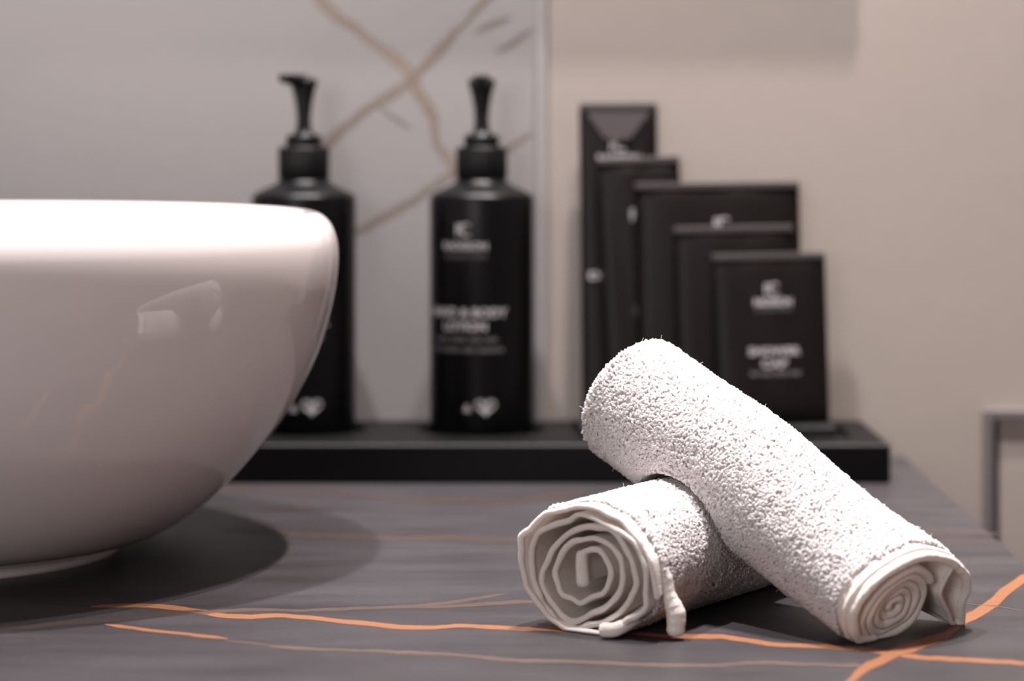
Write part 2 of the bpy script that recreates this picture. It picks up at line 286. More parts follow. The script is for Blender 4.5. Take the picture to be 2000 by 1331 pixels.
COUNTER_VEINS=[(1.0,0,[(-0.1742,1.058,-0.1737,1.0552),(-0.1701,1.0623,-0.1688,1.0545),(-0.1655,1.0638,-0.164,1.0538),(-0.161,1.0651,-0.1593,1.0541),(-0.1562,1.065,-0.1545,1.0539),(-0.1513,1.0647,-0.1499,1.0541),(-0.1464,1.0642,-0.1448,1.0516),(-0.1413,1.0619,-0.1397,1.0485),(-0.1361,1.0584,-0.1348,1.0467),(-0.1309,1.0544,-0.1296,1.0422),(-0.1257,1.051,-0.1246,1.0383),(-0.1204,1.045,-0.1194,1.0332),(-0.1155,1.0421,-0.1145,1.0307),(-0.1108,1.0418,-0.1097,1.0298),(-0.1061,1.0404,-0.1049,1.029),(-0.1016,1.0423,-0.1004,1.0307),(-0.097,1.0434,-0.096,1.0325),(-0.0922,1.0427,-0.0913,1.0323),(-0.0873,1.04,-0.0865,1.0294),(-0.0825,1.039,-0.0818,1.0282),(-0.0776,1.0363,-0.077,1.0256),(-0.0728,1.0329,-0.0723,1.023),(-0.068,1.0301,-0.0675,1.0195),(-0.0633,1.0289,-0.0628,1.0175),(-0.0586,1.0272,-0.0581,1.0152),(-0.0538,1.0238,-0.0534,1.013),(-0.0492,1.0219,-0.0487,1.0096),(-0.0445,1.0189,-0.0441,1.0075),(-0.0399,1.0182,-0.0395,1.0071),(-0.0353,1.0174,-0.035,1.0073),(-0.0307,1.0172,-0.0305,1.0078),(-0.0262,1.0189,-0.026,1.0102),(-0.0217,1.0212,-0.0215,1.0118),(-0.017,1.0204,-0.0169,1.0114),(-0.0124,1.019,-0.0124,1.0093),(-0.0079,1.0185,-0.0078,1.0079),(-0.0033,1.017,-0.0033,1.0072),(0.0013,1.0152,0.0012,1.0057),(0.0059,1.0147,0.0057,1.0038),(0.0104,1.0163,0.0103,1.005),(0.015,1.016,0.0148,1.0046),(0.0196,1.015,0.0192,1.0027),(0.0242,1.0149,0.0238,1.0028),(0.0286,1.0125,0.0282,1.0022),(0.0332,1.0118,0.0327,1.0014),(0.0376,1.0103,0.0372,1.0001),(0.042,1.0074,0.0416,0.9988),(0.0464,1.0054,0.046,0.9971),(0.0509,1.0043,0.0504,0.9956),(0.0552,1.001,0.0547,0.9929),(0.0597,0.9998,0.059,0.9905),(0.0642,1.0011,0.0635,0.9911),(0.0687,0.9999,0.0678,0.9888),(0.0732,1.0004,0.0722,0.9891),(0.0777,0.9999,0.0767,0.9887),(0.0823,1.0,0.0812,0.9892),(0.0864,0.9964,0.0852,0.9848),(0.0905,0.993,0.0894,0.9826),(0.0946,0.9896,0.0934,0.9788),(0.0985,0.9852,0.0974,0.9752),(0.1027,0.9827,0.1016,0.9733),(0.107,0.9818,0.1059,0.9727),(0.1114,0.9818,0.1102,0.9718),(0.1157,0.9804,0.1145,0.9717),(0.1201,0.9804,0.1188,0.9709),(0.124,0.9772,0.1227,0.9679),(0.1284,0.9771,0.127,0.9671),(0.1325,0.9748,0.1311,0.9657),(0.1366,0.973,0.1351,0.9634),(0.1404,0.969,0.1388,0.9597),(0.1444,0.9666,0.1428,0.9581),(0.1481,0.9631,0.1464,0.9536),(0.152,0.9606,0.1502,0.9506),(0.1558,0.9576,0.1542,0.9486),(0.1603,0.9585,0.1584,0.9485),(0.1642,0.9563,0.1623,0.9462),(0.1683,0.9553,0.1666,0.9466),(0.1724,0.9542,0.1706,0.945),(0.1765,0.9532,0.1745,0.9435),(0.1803,0.9512,0.1786,0.9427),(0.1846,0.9512,0.1828,0.9423),(0.1883,0.9483,0.1865,0.9398),(0.1922,0.9467,0.1907,0.9397),(0.1963,0.9458,0.1951,0.9405),(0.2003,0.9445,0.1998,0.9424)]),(0.5,2,[(-0.2309,1.0893,-0.2306,1.0877),(-0.2249,1.0878,-0.2239,1.0826),(-0.2186,1.0852,-0.2176,1.0796),(-0.2122,1.082,-0.2113,1.0767),(-0.2058,1.0785,-0.2049,1.0731),(-0.1993,1.0739,-0.1986,1.0692),(-0.1929,1.0695,-0.1922,1.0651),(-0.1866,1.0659,-0.1859,1.0613),(-0.1804,1.0625,-0.1798,1.0581),(-0.1741,1.0582,-0.1739,1.0565)]),(0.9,0,[(-0.1622,1.0202,-0.1619,1.018),(-0.1565,1.0191,-0.1555,1.0113),(-0.1506,1.0155,-0.1497,1.0083),(-0.1446,1.0113,-0.1437,1.0038),(-0.1387,1.008,-0.1379,1.0011),(-0.133,1.0053,-0.1322,0.9985),(-0.1273,1.0027,-0.1266,0.9962),(-0.1216,0.9998,-0.1208,0.9918),(-0.1159,0.9967,-0.1152,0.9896),(-0.11,0.9909,-0.1098,0.9886)]),(0.6,1,[(-0.1106,0.9874,-0.1104,0.9854),(-0.1043,0.9874,-0.1037,0.9804),(-0.0977,0.9841,-0.0971,0.9769),(-0.0909,0.9774,-0.0907,0.9754)]),(0.85,1,[(-0.0927,0.9759,-0.0925,0.9734),(-0.0884,0.9776,-0.0879,0.9713),(-0.0838,0.9764,-0.0832,0.9684),(-0.0793,0.9748,-0.0787,0.9677),(-0.0747,0.9726,-0.0742,0.9668),(-0.0702,0.9717,-0.0698,0.9661),(-0.0657,0.9714,-0.0654,0.9662),(-0.0612,0.9705,-0.0609,0.9653),(-0.0567,0.9695,-0.0565,0.965),(-0.0524,0.9704,-0.0521,0.9637),(-0.0479,0.9694,-0.0476,0.9627),(-0.0434,0.968,-0.0431,0.96),(-0.039,0.9685,-0.0387,0.96),(-0.0345,0.9668,-0.0343,0.9583),(-0.0301,0.965,-0.03,0.9586),(-0.0256,0.964,-0.0256,0.958),(-0.0212,0.9625,-0.0212,0.9566),(-0.0168,0.9604,-0.0168,0.9548),(-0.0124,0.9587,-0.0124,0.9522),(-0.008,0.9576,-0.0081,0.9495),(-0.0037,0.9547,-0.0038,0.9472),(0.0006,0.9535,0.0006,0.9463),(0.005,0.9522,0.0049,0.9442),(0.0093,0.9528,0.0092,0.9453),(0.0136,0.9514,0.0135,0.9454),(0.018,0.9515,0.0178,0.9449),(0.0223,0.9504,0.0221,0.9442),(0.0266,0.9496,0.0264,0.9442),(0.0309,0.9478,0.0307,0.9425),(0.0352,0.9483,0.0349,0.942),(0.0394,0.9462,0.0392,0.9409),(0.0437,0.9451,0.0434,0.9392),(0.048,0.9451,0.0477,0.9386),(0.0523,0.9455,0.0519,0.9379),(0.0566,0.9442,0.0561,0.9374),(0.0609,0.9446,0.0604,0.9366),(0.0651,0.9435,0.0647,0.9373),(0.0694,0.9432,0.069,0.9377),(0.0737,0.9428,0.0733,0.9379),(0.0781,0.9438,0.0777,0.9386),(0.0825,0.9455,0.0821,0.9403),(0.0871,0.9486,0.0865,0.9419),(0.0914,0.9486,0.0908,0.9416),(0.0958,0.9493,0.0951,0.9422),(0.1001,0.948,0.0992,0.9403),(0.1042,0.946,0.1034,0.9395),(0.1084,0.945,0.1076,0.9391),(0.1127,0.9449,0.112,0.9397),(0.1169,0.944,0.1162,0.9387),(0.1211,0.9433,0.1204,0.938),(0.1255,0.9442,0.1245,0.9373),(0.1296,0.9431,0.1288,0.9373),(0.1335,0.94,0.1332,0.9379)]),(0.62,2,[(-0.2103,1.0111,-0.2098,1.0088),(-0.2064,1.0149,-0.2049,1.0082),(-0.2018,1.0161,-0.2,1.0073),(-0.1974,1.0182,-0.1953,1.0076),(-0.1928,1.0187,-0.1901,1.0058),(-0.1889,1.0235,-0.1862,1.01),(-0.1845,1.0255,-0.182,1.0127),(-0.1801,1.0281,-0.1778,1.016),(-0.1753,1.0286,-0.1733,1.0174),(-0.1707,1.0302,-0.1687,1.0185),(-0.166,1.0307,-0.1641,1.0198),(-0.1618,1.0346,-0.1598,1.0227),(-0.1574,1.0376,-0.1553,1.0251),(-0.1529,1.0402,-0.1508,1.0268),(-0.1487,1.0445,-0.1467,1.0317),(-0.144,1.0459,-0.142,1.0329),(-0.1393,1.0478,-0.1375,1.0354),(-0.1345,1.0493,-0.1329,1.0378),(-0.1297,1.0501,-0.1284,1.0405),(-0.1246,1.0491,-0.1235,1.0407),(-0.1196,1.0484,-0.1191,1.045)]),(0.6,2,[(-0.1984,1.0333,-0.1982,1.0325),(-0.1934,1.0362,-0.1928,1.0329),(-0.188,1.0368,-0.1873,1.033),(-0.1821,1.0347,-0.1819,1.0334)]),(0.62,1,[(-0.1295,1.0439,-0.1291,1.0414),(-0.125,1.0475,-0.1242,1.0407),(-0.1206,1.0514,-0.1195,1.042),(-0.1159,1.0523,-0.1147,1.0433),(-0.1112,1.0546,-0.11,1.0448),(-0.1063,1.055,-0.1052,1.0454),(-0.1012,1.054,-0.1004,1.0458),(-0.0963,1.0533,-0.0956,1.0463),(-0.0912,1.0516,-0.0906,1.0448),(-0.0863,1.0513,-0.0857,1.0443),(-0.0815,1.0537,-0.0809,1.0457),(-0.0767,1.0551,-0.0761,1.0463),(-0.0718,1.0556,-0.0712,1.0464),(-0.067,1.0568,-0.0664,1.0478),(-0.0622,1.0585,-0.0616,1.0497),(-0.0572,1.0577,-0.0567,1.0499),(-0.0524,1.0594,-0.0519,1.0514),(-0.0475,1.0608,-0.047,1.0523),(-0.0426,1.0624,-0.0421,1.0525),(-0.0377,1.0632,-0.0372,1.0535),(-0.0329,1.0667,-0.0324,1.0575),(-0.028,1.0695,-0.0276,1.0603),(-0.0232,1.0733,-0.0227,1.0636),(-0.0183,1.0772,-0.0179,1.0688),(-0.0134,1.0814,-0.0131,1.0727),(-0.0084,1.0858,-0.0081,1.0768),(-0.0034,1.0875,-0.0033,1.0847)]),(0.6,1,[(-0.038,1.0556,-0.0379,1.0528),(-0.0326,1.0613,-0.0323,1.0529),(-0.0269,1.0614,-0.0266,1.0533),(-0.0213,1.0636,-0.021,1.0546),(-0.0157,1.0656,-0.0154,1.0561),(-0.01,1.069,-0.0098,1.0585),(-0.0043,1.0707,-0.0042,1.0592),(0.0014,1.0735,0.0015,1.062),(0.0071,1.0721,0.0071,1.0636),(0.0128,1.0717,0.0128,1.069)]),(0.75,2,[(-0.1435,1.259,-0.1429,1.2534),(-0.1384,1.2646,-0.137,1.2516),(-0.1331,1.268,-0.131,1.2484),(-0.127,1.2644,-0.1251,1.2464),(-0.1214,1.2659,-0.1196,1.2481),(-0.1156,1.2667,-0.114,1.2473),(-0.1092,1.2579,-0.108,1.2397),(-0.1032,1.2532,-0.102,1.237),(-0.0976,1.2539,-0.0963,1.2362),(-0.0919,1.2537,-0.0907,1.2354),(-0.0861,1.252,-0.0849,1.234),(-0.0804,1.2525,-0.0792,1.2323),(-0.0747,1.2517,-0.0736,1.2314),(-0.0689,1.2489,-0.068,1.2302),(-0.063,1.2442,-0.0622,1.2265),(-0.0573,1.2427,-0.0566,1.2261),(-0.0517,1.2421,-0.0511,1.2277),(-0.0461,1.2428,-0.0455,1.2275),(-0.0405,1.2457,-0.04,1.2286),(-0.0349,1.2478,-0.0344,1.2297),(-0.0292,1.2451,-0.0289,1.2287),(-0.0235,1.2438,-0.0233,1.2255),(-0.0178,1.24,-0.0177,1.2233),(-0.0122,1.2381,-0.0121,1.2223),(-0.0066,1.238,-0.0066,1.2235),(-0.0009,1.2407,-0.001,1.2231),(0.0047,1.2427,0.0045,1.2218),(0.0104,1.2457,0.0101,1.2231),(0.016,1.2476,0.0156,1.2238),(0.0216,1.2454,0.0211,1.2204),(0.0272,1.2407,0.0266,1.2193),(0.0327,1.2377,0.0322,1.2193),(0.0383,1.2358,0.0377,1.2193),(0.0438,1.2337,0.0432,1.2191),(0.0492,1.2303,0.049,1.2247)]),(0.7,2,[(0.1968,1.2613,0.1963,1.2585),(0.2041,1.2621,0.2024,1.2522),(0.211,1.2605,0.209,1.2497),(0.2178,1.2587,0.2158,1.2478),(0.2246,1.2569,0.2225,1.2454),(0.2314,1.2554,0.2292,1.2434),(0.2375,1.25,0.2367,1.2461)]),(0.7,2,[(0.1915,1.2276,0.1911,1.2248),(0.1982,1.2296,0.1967,1.221),(0.2045,1.2297,0.2029,1.2203),(0.2107,1.2289,0.209,1.2195),(0.2169,1.2285,0.2154,1.2198),(0.2231,1.2276,0.2213,1.2181),(0.2292,1.2266,0.2278,1.219),(0.2348,1.2227,0.2343,1.2201)]),(0.6,2,[(-0.1761,1.4209,-0.1752,1.4132),(-0.1704,1.4274,-0.168,1.4061),(-0.1635,1.4235,-0.1611,1.4016),(-0.1565,1.418,-0.1541,1.3953),(-0.1498,1.4154,-0.1475,1.3925),(-0.1435,1.416,-0.1413,1.3937),(-0.1362,1.4068,-0.1344,1.3878),(-0.1297,1.4058,-0.1279,1.3855),(-0.1235,1.4087,-0.1217,1.3864),(-0.1169,1.405,-0.1154,1.3855),(-0.1104,1.4037,-0.109,1.3846),(-0.1041,1.4047,-0.1027,1.3838),(-0.0978,1.4072,-0.0964,1.383),(-0.0909,1.3983,-0.0898,1.3781),(-0.0843,1.3955,-0.0835,1.3758),(-0.0776,1.3859,-0.0768,1.3678),(-0.0713,1.384,-0.0704,1.3647),(-0.0648,1.3787,-0.064,1.3591),(-0.0585,1.3776,-0.0578,1.3573),(-0.0521,1.3736,-0.0514,1.3507),(-0.0459,1.377,-0.0453,1.3514),(-0.0397,1.3757,-0.039,1.3497),(-0.0335,1.3751,-0.0329,1.3504),(-0.0272,1.3744,-0.0267,1.3494),(-0.021,1.375,-0.0206,1.3497),(-0.0147,1.3663,-0.0143,1.3409),(-0.0086,1.3691,-0.0081,1.3448),(-0.0024,1.3719,-0.002,1.3476),(0.0038,1.376,0.0041,1.3517),(0.0101,1.3779,0.0102,1.3543),(0.0164,1.39,0.0163,1.3665),(0.0227,1.3904,0.0225,1.3654),(0.0291,1.3938,0.0288,1.3712),(0.0355,1.3983,0.0352,1.3791),(0.0419,1.3991,0.0417,1.3915)]),(0.6,2,[(-0.1333,1.3328,-0.1329,1.3293),(-0.1257,1.3365,-0.1244,1.3235),(-0.1183,1.3431,-0.1169,1.3284),(-0.1105,1.347,-0.1092,1.3317),(-0.1019,1.3409,-0.1015,1.3362)]),(0.95,0,[(0.1154,0.9056,0.1155,0.9015),(0.1203,0.917,0.1204,0.9069),(0.1253,0.9342,0.1254,0.9195),(0.1307,0.9471,0.1305,0.9311),(0.1361,0.9552,0.1357,0.9388),(0.1416,0.9678,0.1409,0.948),(0.1475,0.9799,0.1461,0.9573),(0.1529,0.984,0.1511,0.9615),(0.1585,0.9926,0.1566,0.9707),(0.164,0.9987,0.1621,0.978),(0.1695,1.0055,0.1681,0.9867),(0.1754,1.0206,0.1748,1.0037),(0.1822,1.0395,0.181,1.0183),(0.1889,1.0505,0.1868,1.0272),(0.1952,1.0645,0.1937,1.0409),(0.2014,1.078,0.201,1.0567),(0.2091,1.0996,0.2079,1.0755),(0.2169,1.1157,0.2149,1.0929),(0.2248,1.134,0.2223,1.1095),(0.232,1.1441,0.2296,1.1231),(0.239,1.1521,0.238,1.1437)]),(0.6,1,[(0.1873,1.0642,0.1871,1.0633),(0.194,1.0625,0.1934,1.0596),(0.2004,1.0595,0.1997,1.0564),(0.206,1.0532,0.2052,1.0497),(0.2112,1.0454,0.211,1.0444)])]
WALL_VEINS=[(0.9,0,[(-0.1628,0.4106,-0.1646,0.4097),(-0.1593,0.4066,-0.1651,0.4037),(-0.1567,0.4022,-0.1638,0.3986),(-0.1539,0.3979,-0.161,0.3943),(-0.152,0.3931,-0.1585,0.3899),(-0.1502,0.3883,-0.156,0.3854),(-0.1473,0.3839,-0.1528,0.3814),(-0.1454,0.3788,-0.1507,0.3771),(-0.1448,0.3733,-0.1501,0.3722),(-0.1435,0.3683,-0.1499,0.367),(-0.1414,0.3636,-0.1482,0.3621),(-0.1403,0.3586,-0.1467,0.3572),(-0.1395,0.3535,-0.1459,0.3522),(-0.1378,0.3487,-0.1446,0.3472),(-0.137,0.344,-0.1427,0.3423),(-0.1365,0.3392,-0.1419,0.337),(-0.1344,0.3347,-0.14,0.3322),(-0.1324,0.33,-0.1383,0.3273),(-0.1305,0.3253,-0.1362,0.3227),(-0.1286,0.3205,-0.1344,0.3179),(-0.1265,0.3158,-0.1318,0.3135),(-0.1249,0.3108,-0.1309,0.3085),(-0.1228,0.306,-0.1291,0.304),(-0.1212,0.3011,-0.1273,0.2992),(-0.1196,0.2963,-0.1259,0.2943),(-0.1176,0.2916,-0.1248,0.2892),(-0.1153,0.2872,-0.1223,0.2845),(-0.1137,0.2824,-0.1211,0.2794),(-0.1128,0.278,-0.119,0.2737),(-0.1097,0.2748,-0.1147,0.2694),(-0.106,0.2713,-0.1109,0.2659),(-0.1027,0.2676,-0.1069,0.2622),(-0.0984,0.265,-0.1022,0.2597),(-0.0938,0.2624,-0.0977,0.2575),(-0.0899,0.2587,-0.0936,0.2549),(-0.0864,0.2552,-0.0899,0.2511),(-0.0824,0.2528,-0.0855,0.2481),(-0.0784,0.2496,-0.0815,0.2449),(-0.0736,0.2471,-0.0777,0.2417),(-0.0688,0.2444,-0.0743,0.2384),(-0.0652,0.2409,-0.0703,0.2351),(-0.0614,0.2371,-0.067,0.2316),(-0.0573,0.2326,-0.064,0.2291),(-0.0559,0.2271,-0.0628,0.2245),(-0.0543,0.2226,-0.0606,0.2196),(-0.0517,0.2186,-0.0581,0.2149),(-0.0486,0.2145,-0.0547,0.2109),(-0.0463,0.2099,-0.0525,0.2063),(-0.0442,0.2045,-0.0498,0.2025),(-0.0441,0.1988,-0.0499,0.1982),(-0.0443,0.1942,-0.0489,0.1929),(-0.0432,0.1895,-0.0475,0.1872),(-0.04,0.1855,-0.0445,0.1828),(-0.0359,0.1822,-0.0416,0.1785),(-0.0327,0.1781,-0.0386,0.1745),(-0.03,0.1736,-0.0366,0.1698),(-0.0274,0.1691,-0.0333,0.1659),(-0.0246,0.1644,-0.0311,0.1616),(-0.0243,0.1586,-0.0297,0.1571),(-0.0236,0.1534,-0.0292,0.152),(-0.0228,0.1484,-0.0269,0.1473),(-0.0223,0.1432,-0.024,0.1428)]),(0.62,0,[(0.0135,0.3224,0.0118,0.3232),(0.0126,0.3171,0.0079,0.3194),(0.0107,0.3123,0.0052,0.3151),(0.009,0.3075,0.0024,0.3108),(0.0062,0.3032,0.0,0.3063),(0.0037,0.2987,-0.0021,0.3016),(0.0017,0.2941,-0.0046,0.2972),(-0.0006,0.2892,-0.0074,0.2932),(-0.0038,0.2847,-0.0095,0.2891),(-0.0071,0.2806,-0.0128,0.2856),(-0.0107,0.2771,-0.0169,0.2823),(-0.0141,0.2733,-0.0193,0.2775),(-0.0177,0.2698,-0.0223,0.2733),(-0.0217,0.2664,-0.0258,0.2696),(-0.0251,0.2626,-0.0283,0.2653),(-0.0285,0.2587,-0.0318,0.2619),(-0.0322,0.2552,-0.0364,0.2594),(-0.0348,0.2505,-0.0396,0.2553),(-0.0379,0.2464,-0.0432,0.2517),(-0.0411,0.2424,-0.0473,0.2486),(-0.0448,0.2389,-0.0502,0.2443),(-0.0483,0.2352,-0.0534,0.2403),(-0.0525,0.232,-0.0569,0.2367),(-0.0559,0.2279,-0.0602,0.233),(-0.0594,0.2241,-0.0639,0.2296),(-0.0636,0.2208,-0.0679,0.2266),(-0.0679,0.2176,-0.0721,0.224),(-0.0722,0.215,-0.0765,0.2213),(-0.0766,0.2126,-0.081,0.2187),(-0.0812,0.2105,-0.085,0.2154),(-0.0853,0.2074,-0.0895,0.2128),(-0.0894,0.2045,-0.0934,0.2095),(-0.0932,0.201,-0.0973,0.2061),(-0.0971,0.1978,-0.1012,0.2027),(-0.1009,0.1944,-0.1057,0.2002),(-0.1045,0.1907,-0.1091,0.1963),(-0.1083,0.1872,-0.1129,0.1931),(-0.1125,0.1842,-0.1171,0.1902),(-0.1163,0.1808,-0.1211,0.187),(-0.1206,0.1775,-0.1248,0.1839),(-0.1251,0.1743,-0.1287,0.1811),(-0.1303,0.173,-0.1333,0.179),(-0.1357,0.1724,-0.1369,0.1748)]),(0.62,0,[(-0.1117,0.1275,-0.111,0.1258),(-0.1076,0.1314,-0.1056,0.1267),(-0.103,0.1341,-0.1006,0.1285),(-0.0982,0.1363,-0.096,0.1311),(-0.0938,0.1391,-0.0915,0.1343),(-0.0892,0.1412,-0.0861,0.1357),(-0.085,0.1443,-0.082,0.1392),(-0.0803,0.1468,-0.0769,0.141),(-0.0757,0.1497,-0.0724,0.1435),(-0.0709,0.1521,-0.0676,0.1455),(-0.0664,0.1546,-0.0634,0.1492),(-0.0617,0.1564,-0.0583,0.1513),(-0.0573,0.1592,-0.0543,0.1551),(-0.0532,0.1627,-0.0502,0.1583),(-0.0486,0.1654,-0.0459,0.1614),(-0.0445,0.1687,-0.0413,0.164),(-0.0401,0.1716,-0.0371,0.1673),(-0.0357,0.1749,-0.0322,0.1693),(-0.0309,0.1777,-0.028,0.1718),(-0.0257,0.1796,-0.0233,0.1737),(-0.0206,0.1812,-0.0186,0.1762),(-0.0155,0.1827,-0.0136,0.178),(-0.0107,0.1848,-0.0091,0.181),(-0.0058,0.1868,-0.0039,0.1821),(-0.0013,0.1894,0.0007,0.1853),(0.003,0.1921,0.0054,0.1878),(0.0072,0.1954,0.0097,0.191),(0.013,0.1959,0.0138,0.1944)]),(0.6,0,[(-0.0235,0.2566,-0.023,0.2556),(-0.0185,0.2609,-0.0167,0.2571),(-0.0128,0.2638,-0.0108,0.2591),(-0.0066,0.2656,-0.005,0.2615),(-0.0002,0.2668,0.0003,0.2655)]),(0.6,0,[(-0.0109,0.2454,-0.0103,0.2439),(-0.005,0.2494,-0.0032,0.2455),(0.0008,0.253,0.0032,0.249),(0.0065,0.2568,0.0088,0.2535),(0.0132,0.2596,0.0138,0.2587)]),(0.5,0,[(-0.0817,0.2121,-0.0822,0.2113),(-0.0757,0.2095,-0.0773,0.2069),(-0.0701,0.2061,-0.072,0.2032),(-0.0648,0.2024,-0.0667,0.1996),(-0.0599,0.1981,-0.0605,0.1972)])]


# countertop slab; its right edge runs very slightly inwards towards the room
CT = .03
q = [(-.95, .90), (.2287, .90), (.2367, WALL_Y), (-.95, WALL_Y)]
V0 = [(x, y, 0) for x, y in q]+[(x, y, -CT) for x, y in q]
F0 = [[0, 1, 2, 3], [7, 6, 5, 4], [0, 4, 5, 1], [1, 5, 6, 2], [2, 6, 7, 3], [3, 7, 4, 0]]
ct = link('countertop', veined_mesh(V0, F0, COUNTER_VEINS, lambda x, y, h: (x, y, h), .00003, None), M['stone'])
tag(ct, 'dark grey stone bathroom countertop with rust orange veins', 'countertop')
bm = bmesh.new(); box(bm, -.90, .215, .93, WALL_Y-.001, -.85, -CT, .002)
tag(link('vanity_cabinet', bm_mesh(bm), M['frame']), 'grey vanity cabinet carrying the stone countertop', 'cabinet')

# back wall: marble slab at the left, beige plaster at the right
XS = .0148
V0 = [(-1.3, WALL_Y, -.85), (XS, WALL_Y, -.85), (XS, WALL_Y, 1.7), (-1.3, WALL_Y, 1.7)]
wb = link('wall_back', veined_mesh(V0, [[0, 1, 2, 3]], WALL_VEINS, lambda x, z, h: (x, WALL_Y-h, z), .00003, None), M['marble']); struct(wb)
bm = bmesh.new(); box(bm, -1.3, 1.5, WALL_Y+.0005, WALL_Y+.08, -.85, 1.7); struct(link('wall_back_core', bm_mesh(bm), M['plaster'])).name = 'wall_back.001'
bm = bmesh.new(); box(bm, XS, XS+.006, WALL_Y-.002, WALL_Y+.0005, 0.0, 1.7, .0005); struct(link('trim_1', bm_mesh(bm), M['trim']))
def slab(name, b_, mat):
    bm = bmesh.new(); box(bm, *b_); return struct(link(name, bm_mesh(bm), mat))
slab('wall_left', (-1.38, -1.3, -1.3, WALL_Y+.08, -.85, 1.7), M['paint'])
slab('wall_right', (1.5, 1.58, -1.3, WALL_Y+.08, -.85, 1.7), M['paint'])
slab('wall_front', (-1.38, 1.58, -1.38, -1.3, -.85, 1.7), M['paint'])
slab('floor', (-1.38, 1.58, -1.38, WALL_Y+.08, -.91, -.85), M['floor'])
slab('ceiling', (-1.38, 1.58, -1.38, WALL_Y+.08, 1.7, 1.76), M['paint'])

# low framed panel in the wall, right of the countertop
FX, FZ = .2848, .0285
t = thing('wall_panel', 'low beige wall panel in a dark metal frame right of the countertop', 'panel', (FX, WALL_Y, -.85))
bm = bmesh.new(); H = FZ+.85
box(bm, 0, .0055, -.008, 0, 0, H, .0005); box(bm, .0055, .5, -.008, 0, H-.0055, H, .0005); link('frame', bm_mesh(bm), M['frame'], t)
bm = bmesh.new(); box(bm, .0055, .0092, -.004, 0, 0, H-.0055); link('groove_shade', bm_mesh(bm), M['dark'], t)  # black strip painted as the shadow between frame and panel
bm = bmesh.new(); box(bm, .0092, .5, -.005, 0, 0, H-.0055, .0005); link('panel', bm_mesh(bm), M['plaster'], t)

# wall mirror above the counter (its lower edge shades the wall)
t = thing('wall_mirror', 'wide wall mirror hung above the countertop', 'mirror', (-.35, WALL_Y, .44))
bm = bmesh.new(); box(bm, -.6, .5577, -.029, 0, 0, .9, .001); link('mirror_backing', bm_mesh(bm), M['frame'], t)
bm = bmesh.new(); box(bm, -.597, .5545, -.0302, -.0289, .003, .897); link('mirror_glass', bm_mesh(bm), M['steel'], t)

# ------------------------------------------------------------------ basin
t = thing('vessel_basin', 'large round white glazed ceramic basin standing on the countertop', 'basin', (-.2813, 1.2024, 0))
outer = [(.0974, 0), (.0978, .003), (.0985, .0046), (.1003, .0058), (.1125, .0078), (.1239, .0125), (.1360, .0208), (.1457, .0293), (.1542, .0380), (.1627, .0476), (.1712, .0581), (.1785, .0691), (.1845, .0801), (.1899, .0923),
         (.1942, .1057), (.1971, .1179), (.1988, .1290), (.1993, .1390), (.1983, .1465), (.1958, .1526), (.1918, .1567), (.1875, .1583), (.1835, .1577), (.1805, .1555), (.1785, .152), (.177, .146), (.175, .13), (.167, .10), (.152, .073), (.125, .048), (.085, .032), (.04, .0255), (.0225, .0245)]
P = catmull(np.array(outer), 260); lathe_obj('bowl', [(.088, 0)]+[tuple(p) for p in P], M['ceramic'], t, 160)
lathe_obj('drain', [(.0225, .0242), (.0225, .0265), (.02, .028), (.012, .0285), (.0001, .029)], M['steel'], t, 48)

# ------------------------------------------------------------------ tray
def boolean_cut(me, cutters):
    o = bpy.data.objects.new('tmp', me); COL.objects.link(o); cs = []
    for c in cutters:
        co = bpy.data.objects.new('cut', c); COL.objects.link(co); cs.append(co)
        md = o.modifiers.new('b', 'BOOLEAN'); md.operation = 'DIFFERENCE'; md.object = co; md.solver = 'EXACT'
    dg = bpy.context.evaluated_depsgraph_get(); dg.update()
    me2 = bpy.data.meshes.new_from_object(o.evaluated_get(dg))
    for x in [o]+cs: bpy.data.objects.remove(x)
    return me2
BX = [(-.1222, 1.503), (-.0178, 1.503)]
TY0, TY1 = 1.4286, 1.5475
bm = bmesh.new(); box(bm, -.19, .2114, TY0, TY1, 0, .022, .0018, 3); tm = bm_mesh(bm)
cut = []
for x, y in BX:
    bm = bmesh.new(); bmesh.ops.create_cone(bm, cap_ends=True, segments=64, radius1=.0365, radius2=.0372, depth=.01, matrix=Matrix.Translation((x, y, .0232))); cut.append(bm_mesh(bm))
bm = bmesh.new(); box(bm, .036, .194, 1.462, 1.543, .0182, .03); cut.append(bm_mesh(bm))
tr = link('amenity_tray', boolean_cut(tm, cut), M['tray'])
tag(tr, 'long matt black rectangular tray under the bottles and packets', 'tray')

